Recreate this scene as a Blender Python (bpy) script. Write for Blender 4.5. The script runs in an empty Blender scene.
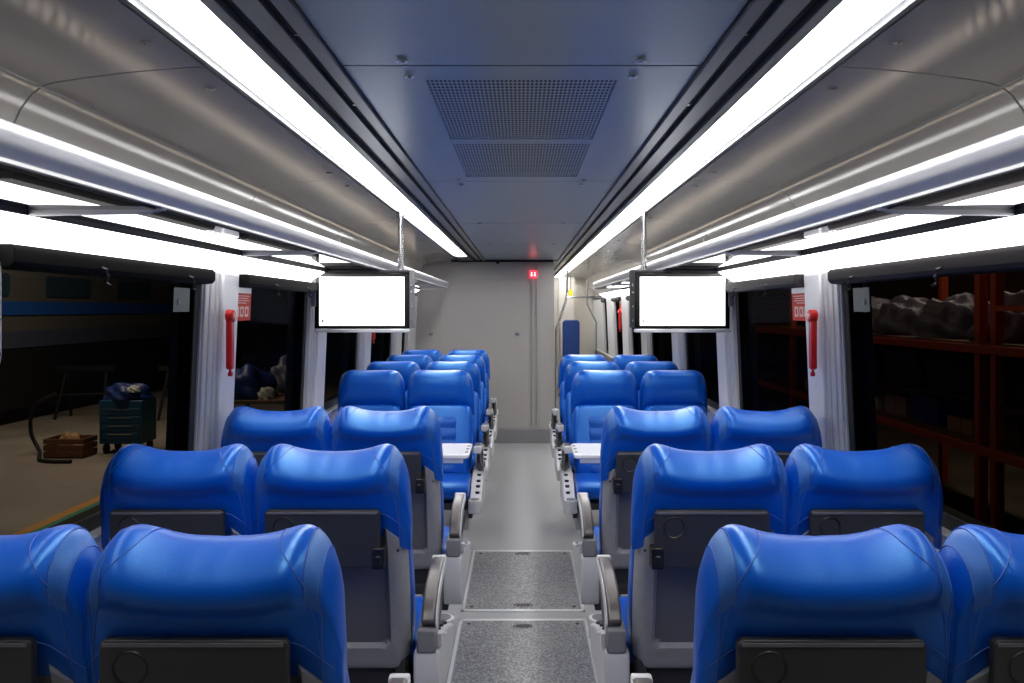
import bpy, bmesh, math, random
from mathutils import Vector, Matrix
random.seed(7)
scn = bpy.context.scene
C = scn.collection
PI = math.pi
H = 1.53                       # eye height above the carriage floor
# ------------------------------------------------------------ camera
cam = bpy.data.cameras.new('camera'); camo = bpy.data.objects.new('camera', cam); C.objects.link(camo)
camo.location = (0, 0, H); camo.rotation_euler = (PI/2, 0, 0)
cam.sensor_width = 36.0; cam.lens = 36.0*780/1024
cam.shift_x = -9.5/1024; cam.shift_y = -32.5/1024
cam.clip_start = 0.02; cam.clip_end = 200
scn.camera = camo
# ------------------------------------------------------------ world, exposure
w = bpy.data.worlds.new('world'); scn.world = w; w.use_nodes = True
w.node_tree.nodes['Background'].inputs[0].default_value = (0.6, 0.7, 1, 1)
w.node_tree.nodes['Background'].inputs[1].default_value = 0.002
vs = scn.view_settings
vs.view_transform = 'Standard'; vs.look = 'None'; vs.gamma = 1.0; vs.use_curve_mapping = False
vs.exposure = 0.08
STRIP_E = 18.0; COVE_E = 4.5; SCREEN_E = 1.6
scn.cycles.use_denoising = True
scn.cycles.max_bounces = 8; scn.cycles.diffuse_bounces = 5; scn.cycles.glossy_bounces = 4
scn.cycles.transparent_max_bounces = 12; scn.cycles.caustics_reflective = False; scn.cycles.caustics_refractive = False
scn.cycles.sample_clamp_indirect = 6.0

# workshop lamps outside the carriage, plus an added fill at the rack
def area(name, loc, size, power, col, rot=(0,0,0)):
    l = bpy.data.lights.new(name, 'AREA'); l.shape = 'RECTANGLE'; l.size = size[0]; l.size_y = size[1]
    l.energy = power; l.color = col
    o = bpy.data.objects.new(name, l); o.location = loc; o.rotation_euler = rot; C.objects.link(o); return o
area('outside_area_light', (-7.0, 12.0, 4.6), (1.2, 6), 340, (1, .86, .66))
area('outside_area_light', (-13.5, 22.0, 3.0), (1.2, 6), 500, (1, .72, .45))
area('outside_area_light', (6.2, 10.0, 4.2), (.6, 6), 90, (1, .8, .62))
area('outside_area_light', (2.9, 9.5, 3.4), (.4, 7), 11, (1, .7, .45), (0, -math.radians(48), 0))  # added side fill to brighten the lower rack shelves, not a known fitting

# ------------------------------------------------------------ materials
def mat(name, col, rough=.5, metal=0, spec=.5, coat=0, bump=None, noise=None, emit=None, tint=None):
    m = bpy.data.materials.new(name); m.use_nodes = True
    nt = m.node_tree; p = nt.nodes['Principled BSDF']
    p.inputs['Base Color'].default_value = (*col, 1)
    p.inputs['Roughness'].default_value = rough; p.inputs['Metallic'].default_value = metal
    p.inputs['Specular IOR Level'].default_value = spec
    if tint:
        p.inputs['Specular Tint'].default_value = (*tint, 1); p.inputs['Coat Tint'].default_value = (1, 1, 1, 1)
    p.inputs['Coat Weight'].default_value = coat; p.inputs['Coat Roughness'].default_value = .34
    if emit:
        p.inputs['Emission Color'].default_value = (*emit[0], 1); p.inputs['Emission Strength'].default_value = emit[1]
    if bump or noise:
        tc = nt.nodes.new('ShaderNodeTexCoord')
        n = nt.nodes.new('ShaderNodeTexNoise'); n.inputs['Scale'].default_value = (bump or noise)[0]
        n.inputs['Detail'].default_value = 3
        nt.links.new(tc.outputs['Object'], n.inputs['Vector'])
        if bump:
            b = nt.nodes.new('ShaderNodeBump'); b.inputs['Strength'].default_value = bump[1]; b.inputs['Distance'].default_value = .002
            nt.links.new(n.outputs['Fac'], b.inputs['Height']); nt.links.new(b.outputs['Normal'], p.inputs['Normal'])
        if noise:
            n2 = nt.nodes.new('ShaderNodeTexNoise'); n2.inputs['Scale'].default_value = noise[0]; n2.inputs['Detail'].default_value = 2
            nt.links.new(tc.outputs['Object'], n2.inputs['Vector'])
            r = nt.nodes.new('ShaderNodeValToRGB')
            r.color_ramp.elements[0].position = noise[3] if len(noise) > 3 else .35
            r.color_ramp.elements[1].position = noise[4] if len(noise) > 4 else .65
            r.color_ramp.elements[0].color = (*noise[1], 1); r.color_ramp.elements[1].color = (*noise[2], 1)
            nt.links.new(n2.outputs['Fac'], r.inputs[0]); nt.links.new(r.outputs[0], p.inputs['Base Color'])
    return m
M = {}
M['leather'] = mat('blue_leather', (.0, .078, .50), .33, spec=1.0, coat=.15, tint=(.22, .66, 1), bump=(160, .12))
M['leather_band'] = mat('blue_leather_band', (.022, .115, .44), .42, spec=1.0, tint=(.5, .76, 1), bump=(160, .12))
M['thread'] = mat('pale_blue_thread', (.03, .10, .42), .6)
M['fabric'] = mat('blue_ribbed_leather', (.0, .07, .43), .42, spec=1.0, tint=(.4, .68, 1), bump=(90, .2))
M['shell'] = mat('grey_seat_plastic', (.31, .31, .32), .38, noise=(30, (.30, .30, .315), (.325, .325, .335)))
M['inset'] = mat('dark_grey_and_recess_shade', (.14, .142, .155), .45)  # paints shade into the seat shell recess; plain dark grey elsewhere
M['tray'] = mat('charcoal_plastic', (.032, .032, .034), .42, bump=(400, .1))
M['black'] = mat('black_plastic', (.006, .006, .006), .4)
M['rubber'] = mat('black_rubber', (.004, .004, .004), .7)
M['pad'] = mat('dark_bronze_armrest', (.10, .085, .078), .28, spec=.7, bump=(60, .15))
M['lgrey'] = mat('light_grey_plastic', (.58, .58, .59), .35)
M['mgrey'] = mat('mid_grey_metal', (.22, .22, .23), .4)
M['steel'] = mat('brushed_steel', (.55, .55, .56), .22, metal=1)
M['alu'] = mat('satin_aluminium', (.8, .8, .8), .35, metal=.4)
M['frame'] = mat('dark_steel_frame', (.03, .03, .033), .5)
M['table'] = mat('white_gloss_laminate', (.92, .92, .92), .16, spec=.6)
M['ceil'] = mat('blue_grey_satin_metal', (.27, .34, .40), .3, metal=.25, spec=.6)
M['profile'] = mat('grey_anodised_profile', (.17, .18, .195), .3, metal=.5)
M['slot'] = mat('black_slot', (.003, .003, .003), .6)
M['panel'] = mat('grey_gloss_side_panel', (.4, .4, .4), .15, metal=.08, spec=.6, noise=(1.3, (.47, .463, .45), (.54, .53, .515)))
M['rail'] = mat('satin_aluminium_rail', (.42, .43, .47), .3, metal=.65)
M['pillar'] = mat('light_grey_pillar', (.78, .78, .79), .35, spec=.5)
M['groove'] = mat('grey_grooved_pillar', (.55, .55, .555), .38, metal=.2)
M['wall'] = mat('warm_grey_wall_laminate', (.27, .258, .25), .38, spec=.4, noise=(.9, (.36, .345, .335), (.385, .37, .355)))
M['cream'] = mat('cream_end_wall', (.74, .70, .63), .35)
M['floor'] = mat('speckled_grey_floor', (.2, .2, .2), .38, spec=.45, noise=(260, (.25, .25, .26), (.52, .52, .53), .36, .66))
M['hatchm'] = mat('speckled_grey_hatch', (.2, .2, .2), .34, spec=.5, noise=(120, (.14, .14, .145), (.42, .42, .43), .40, .68))
M['light'] = mat('strip_diffuser', (.9, .9, .9), .5, emit=((1, .985, .97), STRIP_E))
M['cove'] = mat('cove_diffuser', (.9, .9, .9), .5, emit=((1, .975, .96), COVE_E))
M['led'] = mat('warm_diode', (.9, .8, .7), .5, emit=((1, .82, .64), 4.5))
M['screen'] = mat('lit_white_screen', (.8, .8, .8), .3, emit=((.97, 1, 1), SCREEN_E))
M['bezel'] = mat('black_bezel', (.004, .004, .004), .2)
M['red'] = mat('red_plastic', (.62, .006, .008), .32)
M['redsign'] = mat('red_sign', (.72, .035, .02), .6, spec=.2)
M['white'] = mat('white_print', (.8, .8, .78), .4)
M['pink'] = mat('pale_pink_print', (.85, .42, .36), .4)
M['sticker'] = mat('pale_green_sticker', (.12, .15, .13), .5)
M['exit'] = mat('red_lit_sign', (.7, .01, .02), .3, emit=((1, .02, .05), 2.2))
M['exitw'] = mat('white_lit_mark', (.9, .8, .8), .3, emit=((1, .8, .8), 1.5))
M['yellow'] = mat('yellow_plastic', (.75, .72, .03), .4)
M['navy'] = mat('dark_blue_pad', (.003, .04, .22), .5)
M['brown'] = mat('dull_rubber_edge', (.16, .14, .13), .5)
M['blind_left'] = mat('black_blind_cassette', (.003, .003, .003), .7, spec=.08)
M['blind_right'] = mat('dark_grey_blind_cassette', (.022, .018, .02), .6, spec=.2)
M['ground_dark'] = mat('dark_brown_ground', (.07, .05, .035), .6, noise=(1.1, (.05, .035, .025), (.09, .065, .045)))
M['mesh'] = mat('dark_gauze', (.01, .01, .012), .7)
# outside
M['concrete'] = mat('workshop_concrete', (.3, .25, .2), .55, noise=(.8, (.24, .2, .165), (.34, .29, .235)))
M['green'] = mat('green_floor_paint', (.0, .30, .20), .5)
M['orange_line'] = mat('orange_floor_line', (.75, .33, .03), .5)
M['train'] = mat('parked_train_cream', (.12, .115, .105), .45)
M['train_blue'] = mat('parked_train_blue', (.02, .10, .42), .4)
M['train_grey'] = mat('parked_train_slate', (.07, .08, .13), .45)
M['train_glass'] = mat('parked_train_glass', (.03, .06, .085), .12)
M['orange'] = mat('orange_rack_paint', (.55, .075, .02), .45)
M['cart'] = mat('teal_blue_trolley', (.01, .07, .14), .4)
M['tarp'] = mat('blue_tarpaulin', (.01, .03, .16), .45, bump=(8, .6))
M['bag'] = mat('grey_blue_wrap', (.12, .12, .17), .4, bump=(9, .8))
M['card'] = mat('cardboard', (.36, .2, .09), .7)
M['wood'] = mat('dark_wood', (.16, .07, .03), .6)
M['cloth'] = mat('pale_cloth', (.6, .58, .55), .8)
def glass_mat(name, tint, gcol, ior=1.5):
    m = bpy.data.materials.new(name); m.use_nodes = True; nt = m.node_tree; nt.nodes.clear()
    o = nt.nodes.new('ShaderNodeOutputMaterial'); mx = nt.nodes.new('ShaderNodeMixShader')
    f = nt.nodes.new('ShaderNodeFresnel'); ge = nt.nodes.new('ShaderNodeNewGeometry'); mi = nt.nodes.new('ShaderNodeMix'); mi.data_type = 'FLOAT'
    mi.inputs[2].default_value = ior; mi.inputs[3].default_value = 1/ior
    nt.links.new(ge.outputs['Backfacing'], mi.inputs[0]); nt.links.new(mi.outputs[0], f.inputs[0])
    t = nt.nodes.new('ShaderNodeBsdfTransparent'); t.inputs[0].default_value = (*tint, 1)
    g = nt.nodes.new('ShaderNodeBsdfGlossy'); g.inputs[0].default_value = (*gcol, 1); g.inputs[1].default_value = .12 if ior < 1.6 else .0
    nt.links.new(f.outputs[0], mx.inputs[0]); nt.links.new(t.outputs[0], mx.inputs[1]); nt.links.new(g.outputs[0], mx.inputs[2])
    nt.links.new(mx.outputs[0], o.inputs[0]); return m
M['glass'] = glass_mat('tinted_window_glass', (.6, .6, .6), (.012, .012, .015), 1.45)
M['shelfglass'] = glass_mat('smoked_shelf_glass', (.10, .10, .11), (1, 1, 1), 1.9)

# ------------------------------------------------------------ mesh helpers
class MB:
    def __init__(s): s.v = []; s.f = []; s.mi = []
    def add(s, vs, fs, mi=0):
        k = len(s.v); s.v += [tuple(v) for v in vs]
        for f in fs: s.f.append([i+k for i in f]); s.mi.append(mi)
    def box(s, x0, x1, y0, y1, z0, z1, mi=0):
        if x0 > x1: x0, x1 = x1, x0
        if y0 > y1: y0, y1 = y1, y0
        if z0 > z1: z0, z1 = z1, z0
        v = [(x0,y0,z0),(x1,y0,z0),(x1,y1,z0),(x0,y1,z0),(x0,y0,z1),(x1,y0,z1),(x1,y1,z1),(x0,y1,z1)]
        s.add(v, [(0,3,2,1),(4,5,6,7),(0,1,5,4),(1,2,6,5),(2,3,7,6),(3,0,4,7)], mi)
    def prism(s, poly, a0, a1, axis='y', mi=0):
        """extrude closed polygon; poly gives the two other coordinates in order (x,z) for y, (y,z) for x, (x,y) for z"""
        def P(p, a):
            return {'y': (p[0], a, p[1]), 'x': (a, p[0], p[1]), 'z': (p[0], p[1], a)}[axis]
        n = len(poly); v = [P(p, a0) for p in poly] + [P(p, a1) for p in poly]
        f = [list(range(n)), list(range(2*n-1, n-1, -1))] + [(i, i+n, (i+1) % n+n, (i+1) % n) for i in range(n)]
        s.add(v, f, mi)
    def sheet(s, prof, y0, y1, th=.006, mi=0):
        """a bent panel of thickness th: open profile in (x,z), swept along y"""
        n = len(prof); off = []
        for i in range(n):
            a = Vector(prof[max(i-1, 0)]); b = Vector(prof[min(i+1, n-1)]); d = (b-a).normalized()
            nn = Vector((-d.y, d.x))
            if nn.y < 0 or (abs(nn.y) < 1e-6 and nn.x*prof[i][0] < 0): nn = -nn
            off.append((prof[i][0]+nn.x*th, prof[i][1]+nn.y*th))
        s.prism(list(prof)+off[::-1], y0, y1, 'y', mi)
    def tube(s, pts, r, n=10, mi=0, flat=1.0):
        pts = [Vector(p) for p in pts]; rings = []
        up = Vector((0, 0, 1))
        for i, p in enumerate(pts):
            d = (pts[min(i+1, len(pts)-1)] - pts[max(i-1, 0)]).normalized()
            a = d.cross(up)
            if a.length < 1e-3: a = d.cross(Vector((0, 1, 0)))
            a.normalize(); b = a.cross(d).normalized()
            rings.append([p + a*math.cos(2*PI*k/n)*r + b*math.sin(2*PI*k/n)*r*flat for k in range(n)])
        v = [q for R_ in rings for q in R_]; f = []
        for i in range(len(pts)-1):
            for k in range(n):
                f.append((i*n+k, i*n+(k+1) % n, (i+1)*n+(k+1) % n, (i+1)*n+k))
        f.append(list(range(n-1, -1, -1))); f.append([(len(pts)-1)*n+k for k in range(n)])
        s.add(v, f, mi)
    def disc(s, c, r, axis, th, n=20, mi=0, ry=None):
        ry = ry or r
        poly = [(math.cos(2*PI*k/n)*r, math.sin(2*PI*k/n)*ry) for k in range(n)]
        if axis == 'y': s.prism([(c[0]+a, c[2]+b) for a, b in poly], c[1]-th/2, c[1]+th/2, 'y', mi)
        if axis == 'x': s.prism([(c[1]+a, c[2]+b) for a, b in poly], c[0]-th/2, c[0]+th/2, 'x', mi)
        if axis == 'z': s.prism([(c[0]+a, c[1]+b) for a, b in poly], c[2]-th/2, c[2]+th/2, 'z', mi)
    def build(s, name, m, parent=None, bevel=0, seg=2, ang=35, mats=None, fix=True):
        me = bpy.data.meshes.new(name); me.from_pydata(s.v, [], s.f)
        for mm in (mats or [m]): me.materials.append(M[mm] if isinstance(mm, str) else mm)
        for p, i in zip(me.polygons, s.mi): p.material_index = i
        if fix:
            bm = bmesh.new(); bm.from_mesh(me); bmesh.ops.recalc_face_normals(bm, faces=bm.faces); bm.to_mesh(me); bm.free()
        for p in me.polygons: p.use_smooth = True
        me.set_sharp_from_angle(angle=math.radians(ang))
        o = bpy.data.objects.new(name, me); C.objects.link(o)
        if bevel:
            b = o.modifiers.new('bevel', 'BEVEL'); b.width = bevel; b.segments = seg; b.limit_method = 'ANGLE'; b.angle_limit = math.radians(40)
            b.harden_normals = False
        if parent: o.parent = parent
        return o
def rrect(cx, cz, w_, h_, r, n=6):
    pts = []
    for (sx, sz, a0) in ((1, 1, 0), (-1, 1, 90), (-1, -1, 180), (1, -1, 270)):
        for k in range(n+1):
            a = math.radians(a0+90*k/n)
            pts.append((cx+sx*(w_/2-r)+r*math.cos(a), cz+sz*(h_/2-r)+r*math.sin(a)))
    return pts
def empty(name, loc=(0, 0, 0), rz=0, parent=None):
    o = bpy.data.objects.new(name, None); C.objects.link(o); o.location = loc; o.rotation_euler = (0, 0, rz)
    o.empty_display_size = .1
    if parent: o.parent = parent
    return o
def tag(o, label=None, cat=None, group=None, kind=None):
    if label: o['label'] = label
    if cat: o['category'] = cat
    if group: o['group'] = group
    if kind: o['kind'] = kind
    return o
def struct(o): o['kind'] = 'structure'; return o
def copy_tree(o, parent=None):
    c = o.copy(); C.objects.link(c)
    if parent: c.parent = parent
    for ch in o.children: copy_tree(ch, c)
    return c

# ------------------------------------------------------------ room shell
Y0 = -1.6; YL = 8.9; YR = 13.8
ZW = 1.66
def wx(z): return 1.21 - .042*(z-ZW)      # wall leans: half width at height z
def zr(v): return H+v
# floor
b = MB(); b.box(-1.36, 1.36, Y0, 15.2, -.08, 0); struct(b.build('floor', 'floor'))
# ceiling centre panels with real joints
ceil = struct(empty('ceiling'))
joints = [Y0, 1.795, 3.42, 5.1, 6.7, 8.88]
for i in range(len(joints)-1):
    a, c = joints[i]+.004, joints[i+1]-.004
    b = MB()
    if i == 1:      # the one with the air grilles: leave two openings
        zz0, zz1 = zr(.56), zr(.575)
        b.box(-.412, -.236, a, c, zz0, zz1); b.box(.236, .412, a, c, zz0, zz1)
        b.box(-.236, .236, a, 1.905, zz0, zz1); b.box(-.236, .236, 2.575, 2.645, zz0, zz1); b.box(-.236, .236, 3.31, c, zz0, zz1)
    else: b.box(-.412, .412, a, c, zr(.56), zr(.575))
    o = b.build('ceiling_panel', 'ceil', ceil)
b = MB(); b.box(-.412, .412, Y0, 8.9, zr(.60), zr(.605)); b.build('ceiling_backing', 'slot', ceil)
def grille(y0, y1, ny, parent):
    b = MB(); nx = 44; x0, x1 = -.236, .236; z = zr(.5605); n = 8
    dx = (x1-x0)/nx; dy = (y1-y0)/ny
    for i in range(nx):
        for j in range(ny):
            cx = x0+dx*(i+.5); cy = y0+dy*(j+.5)
            outer = []; inner = []
            for k in range(n):
                a = 2*PI*k/n+PI/8
                inner.append((cx+math.cos(a)*dx*.35, cy+math.sin(a)*dy*.33, z))
            for (sx, sy) in ((1, 1), (-1, 1), (-1, -1), (1, -1)): outer.append((cx+sx*dx/2, cy+sy*dy/2, z))
            v = outer+inner
            f = []
            for q in range(4):
                i0 = 4+(2*q) % 8; i1 = 4+(2*q+1) % 8
                f.append((q, i0, i1)); f.append((q, i1, 4+(2*q+2) % 8, (q+1) % 4))
            # face order: corner q lies at angle 45+90q, inner points 22.5+45k
            b.add(v, f)
    return b.build('air_grille', 'ceil', parent, fix=False)
g = empty('ceiling_vent', (0, 0, 0)); grille(1.905, 2.575, 25, g)
tag(g, 'large perforated air vent in the ceiling centre, nearer the camera', 'vent', 'perforated ceiling vents')
g2 = empty('ceiling_vent', (0, 0, 0)); grille(2.645, 3.31, 24, g2)
tag(g2, 'perforated air vent behind the larger one, farther from the camera', 'vent', 'perforated ceiling vents')
def bolt(x, y, z, parent, nx=0.0, r=.013):
    b = MB(); b.disc((0, 0, -.004), r, 'z', .003, 14); b.disc((0, 0, -.006), r*.5, 'z', .003, 6)
    o = b.build('fastener', 'steel', parent, bevel=.001); o.location = (x, y, z); o.rotation_euler = (0, nx, 0); return o
for y, x in ((1.75, .268), (1.865, .268), (3.36, .27), (3.48, .268), (5.04, .27), (6.64, .27)):
    for s in (-1, 1): bolt(s*x, y, zr(.559), ceil)
# side strips: profiles, slots, light, panels
for s, nm, yend in ((-1, 'left', YL), (1, 'right', YR)):
    t = struct(empty('trim_1' if s < 0 else 'trim_2'))
    def add(name, m, x0, x1, z0, z1, y1=yend): 
        b = MB(); b.box(s*x0, s*x1, Y0, y1, zr(z0), zr(z1)); return b.build(name, m, t, bevel=.002)
    add('edge_profile', 'profile', .415, .447, .548, .58)
    add('slot', 'slot', .447, .472, .566, .59)
    add('profile', 'profile', .472, .520, .553, .59)
    add('slot', 'slot', .520, .546, .566, .59)
    add('light_profile', 'profile', .546, .574, .548, .59)
    add('slot', 'slot', .686, .700, .566, .60)
    add('outer_profile', 'profile', .700, .712, .548, .60)
    add('slot', 'slot', .712, .726, .566, .60)
    for yy in (1.0, 1.6, 2.15, 3.2, 4.3):   # tiny bolts in the slot
        bb = MB(); bb.disc((s*.46, yy, zr(.565)), .006, 'z', .006, 8); bb.build('slot_bolt', 'steel', t)
    b = MB(); b.box(s*.576, s*.684, .55, 8.2 if s < 0 else 13.6, zr(.553), zr(.565))
    L = b.build('ceiling_light', 'light', None, bevel=.003)
    tag(L, ('long white ceiling light strip left of the aisle, above the left seats' if s < 0 else
            'long white ceiling light strip right of the aisle, above the right seats'), 'ceiling light', 'ceiling light strips')
    if s < 0:
        b = MB(); b.box(-.574, -.686, 8.2, 8.9, zr(.553), zr(.58)); b.build('end_cover', 'profile', t)
    # upper side panels, divided at seams
    seams = [Y0, .26, 1.79, 3.32, 4.86, 6.40, 7.93, yend] if s < 0 else [Y0, .26, 1.79, 3.32, 4.86, 6.40, 7.93, 9.46, 11.0, yend]
    pn = struct(empty('ceiling_side_'+nm))
    prof = [(.728, .556), (.80, .552), (.90, .543), (1.0, .531), (1.07, .520), (1.10, .511), (1.125, .492), (1.15, .458), (1.172, .41), (1.188, .33), (1.20, .20)]
    for i in range(len(seams)-1):
        b = MB(); b.sheet([(s*x, zr(z)) for x, z in prof], seams[i]+.0035, seams[i+1]-.0035, .008)
        o = b.build('side_panel', 'panel', pn, ang=50)
        sy = seams[i+1]
        if i < len(seams)-2:
            for dy in (-.18, .15):
                bolt(s*.775, sy+dy, zr(.5525), pn, s*.06)
    b = MB(); b.sheet([(s*(x+.012), zr(z+.012)) for x, z in prof], Y0, yend, .01); b.build('panel_backing', 'slot', pn)
    # crease bead
    b = MB(); b.tube([(s*1.103, Y0, zr(.510)), (s*1.103, yend, zr(.510))], .004, 8); b.build('crease_bead', 'panel', pn)
# lower walls, pillars, windows
wins = [(1.76, 2.93), (3.28, 4.40), (4.80, 5.80), (6.24, 7.30)]
WL = wins + [(7.85, 8.15)]
WR = wins + [(7.85, 8.60), (9.30, 10.0), (10.9, 11.3)]
ZT = zr(.145); ZB = .87
wn = 0
def slab(b, s, y0, y1, z0, z1, t0, t1, mi=0):
    """leaning slab against the wall: inner face t0 inside the wall line, outer face t1 outside"""
    v = []
    for y in (y0, y1):
        v += [(s*(wx(z0)-t0), y, z0), (s*(wx(z0)+t1), y, z0), (s*(wx(z1)+t1), y, z1), (s*(wx(z1)-t0), y, z1)]
    b.add(v, [(0, 1, 2, 3), (7, 6, 5, 4), (0, 4, 5, 1), (1, 5, 6, 2), (2, 6, 7, 3), (3, 7, 4, 0)], mi)
for s, nm, ws, yend in ((-1, 'left', WL, YL), (1, 'right', WR, YR)):
    b = MB(); slab(b, s, Y0, yend, 0, ZB, 0, .1)
    wall = struct(b.build('wall_'+nm, 'pillar'))
    b = MB(); slab(b, s, Y0, yend, ZB, ZB+.02, .045, .1); b.build('sill', 'alu', wall, bevel=.004)
    b = MB(); slab(b, s, Y0, yend, ZT, zr(.62), .0, .1); b.build('upper_wall', 'slot', wall)
    ed = [Y0] + [y for p in ws for y in p] + [yend]
    for i in range(0, len(ed), 2):
        y0, y1 = ed[i], ed[i+1]
        L = y1-y0
        if i == 0: y0 = Y0
        g0 = y0; g1 = y0 + min(.2, L*.5)
        if i == 0: g0 = y1-.4; g1 = y1-.2
        b = MB(); slab(b, s, y0, y1, ZB, ZT, .012, .1); pil = b.build('pillar', 'groove', wall)
        b = MB()
        for k in range(3):
            ya = g0+.012+k*(g1-g0)/3; slab(b, s, ya, ya+(g1-g0)/3-.022, ZB, ZT, .022-.003*k, 0)
        b.build('grooved_cover', 'groove', wall, bevel=.004)
        b = MB(); slab(b, s, g1, y1-.004, ZB, ZT, .026, 0); b.build('pillar_cover', 'pillar', wall, bevel=.006)
    for (y0, y1) in ws:
        wn += 1
        W = struct(empty('window_%d' % wn))
        b = MB(); f = .045
        slab(b, s, y0, y0+f, ZB+.02, ZT, .006, .05); slab(b, s, y1-f, y1, ZB+.02, ZT, .006, .05)
        slab(b, s, y0+f, y1-f, ZB+.02, ZB+.02+f, .006, .05); slab(b, s, y0+f, y1-f, ZT-.03, ZT, .006, .05)
        b.build('window_frame', 'rubber', W, bevel=.003)
        b = MB(); slab(b, s, y0+f, y1-f, ZB+.06, ZT-.03, 0, .006); b.build('pane', 'glass', W)
        b = MB(); poly = [(.055, .148), (.062, .135), (.062, .108), (.052, .095), (.03, .092), (0, .092), (0, .148)]
        b.prism([(s*(wx(ZT)-q), zr(z)) for q, z in poly], y0+.005, y1-.005)
        b.build('blind_housing', 'blind_right' if s > 0 else 'blind_left', W, bevel=.002)
        if y1-y0 > .8:
            for q in (.32, .80):
                yy = y0+(y1-y0)*q
                b = MB(); X = s*(wx(ZT)-.066)
                b.tube([(X+s*.01, yy, zr(.115)), (X-s*.008, yy, zr(.108)), (X-s*.012, yy, zr(.09)), (X-s*.004, yy+.004, zr(.072)), (X-s*.014, yy+.012, zr(.062))], .0045, 6)
                b.build('blind_hook', 'black', W)
# window 1 stickers (front windows, far upper corner)
for s in (-1, 1):
    b = MB(); slab(b, s, 2.70, 2.83, zr(-.01), zr(.075), .010, -.008)
    o = b.build('window_sticker', 'sticker'); 
    tag(o, 'small pale notice sticker on the big %s window, upper far corner' % ('left' if s < 0 else 'right'), 'sticker', 'window stickers')
    b = MB(); b.disc((s*(wx(zr(.02))-.012), 2.74, zr(.025)), .011, 'x', .003, 14); b.build('printed_dot', 'inset', o)
# end walls
b = MB(); b.box(-1.30, .372, 8.9, 9.0, 0, zr(.56)); ew = struct(b.build('wall_end', 'wall'))
b = MB(); b.box(-1.30, .374, 8.885, 8.9, 0, .16); struct(b.build('baseboard_end', 'mgrey', bevel=.004))
b = MB(); b.box(-.8, .36, 8.89, 8.9, zr(.535), zr(.56)); b.build('shadow_gap', 'slot', ew)
# raised door panel with rounded corners
b = MB()
b.prism(rrect(-.42, 1.02, 1.02, 1.70, .10), 8.893, 8.9); d = struct(b.build('door_1', 'wall', bevel=.003))
b = MB(); b.box(.112, .116, 8.888, 8.9, .2, 1.9); b.build('door_joint', 'inset', d)
b = MB(); b.box(.165, .169, 8.888, 8.9, .2, 2.03); b.build('door_joint', 'inset', d)
for x in (-1.03, -.05):
    b = MB(); b.box(x-.022, x+.022, 8.872, 8.893, zr(-.30), zr(-.27)); b.build('door_latch', 'steel', d, bevel=.004)
b = MB(); b.box(.10, .108, 8.86, 8.9, 1.4, 1.41)
# lit toilet sign
b = MB(); b.prism(rrect(.133, zr(.395), .085, .085, .012), 8.862, 8.888); o = b.build('toilet_sign', 'exit', bevel=.003)
tag(o, 'small square red lit toilet sign high on the grey end wall', 'sign')
b = MB()
for dx in (-.018, .018):
    b.disc((.133+dx, 8.860, zr(.412)), .009, 'y', .004, 10); b.box(.133+dx-.009, .133+dx+.009, 8.858, 8.862, zr(.372), zr(.400))
b.build('figures', 'exitw', o)
b = MB(); b.disc((-.27, 8.875, zr(.53)), .02, 'y', .03, 12); tag(b.build('ceiling_sensor', 'black', bevel=.003), 'tiny black sensor where the end wall meets the ceiling', 'sensor')
# passage beyond on the right
b = MB(); b.box(.36, .372, 9.0, 13.8, 0, zr(.56)); struct(b.build('wall_passage', 'wall'))
b = MB(); b.box(.34, 1.36, 13.8, 13.9, 0, zr(.6)); struct(b.build('wall_far', 'cream'))
b = MB(); b.box(.372, .41, 8.9, 13.8, zr(.55), zr(.6)); struct(b.build('trim_3', 'profile'))
b = MB(); b.box(-1.36, 1.36, Y0-.1, Y0, 0, zr(.62)); struct(b.build('wall_back', 'inset'))
b = MB(); b.box(-1.4, 1.4, Y0-.1, 14, zr(.62), zr(.66)); struct(b.build('roof', 'slot'))
# far vestibule screens
b = MB(); b.prism([(.62, 0), (.60, 1.25), (.575, 1.62), (.60, zr(.5)), (.86, zr(.5)), (.85, 1.5), (.87, 0)], 12.35, 12.6); 
tag(b.build('partition_screen', 'cream', bevel=.02), 'cream partition screen behind the dark blue backrest at far right', 'partition')
b = MB(); b.prism([(.89, 0), (.87, 1.4), (.89, zr(.42)), (1.2, zr(.3)), (1.22, 0)], 12.9, 13.1)
tag(b.build('partition_screen', 'cream', bevel=.02), 'tall cream partition between the far pillars and the far end', 'partition')
b = MB(); b.box(.39, .56, 13.78, 13.8, 0, zr(.33)); struct(b.build('door_2', 'slot'))
b = MB(); b.prism(rrect(.73, zr(-.46), .25, .60, .05), 11.46, 11.54); o = b.build('wall_pad', 'navy', bevel=.015)
tag(o, 'dark blue upright folding-seat backrest before the cream far screen', 'backrest pad')
b = MB(); b.box(.68, .78, 11.5, 12.36, zr(-.5), zr(-.44)); b.build('mounting_arm', 'steel', o)
def pole(pts, r, label):
    b = MB(); b.tube(pts, r, 12); return tag(b.build('grab_pole', 'steel'), label, 'pole', 'steel grab poles by the passage')
pole([(.62, 10.6, zr(.55)), (.62, 10.6, zr(.22)), (.60, 10.6, zr(.10)), (.47, 10.6, zr(-.28)), (.47, 10.6, zr(-.8)), (.47, 10.6, 0)], .017, 'bent steel grab pole beside the end wall, nearer the passage')
pole([(1.0, 11.9, zr(.44)), (1.0, 11.9, zr(.08)), (1.14, 11.9, zr(-.2)), (1.14, 11.9, 0)], .015, 'bent steel grab pole between far pillars and blue pad')
b = MB(); b.tube([(.60, 10.6, zr(.16)), (1.17, 10.6, zr(.16))], .013, 10); tag(b.build('handrail', 'steel'), 'horizontal steel handrail high across the far vestibule', 'handrail')
b = MB(); b.box(.655, .715, 10.9, 10.98, zr(.15), zr(.27)); o = b.build('emergency_box', 'yellow', bevel=.01)
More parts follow.
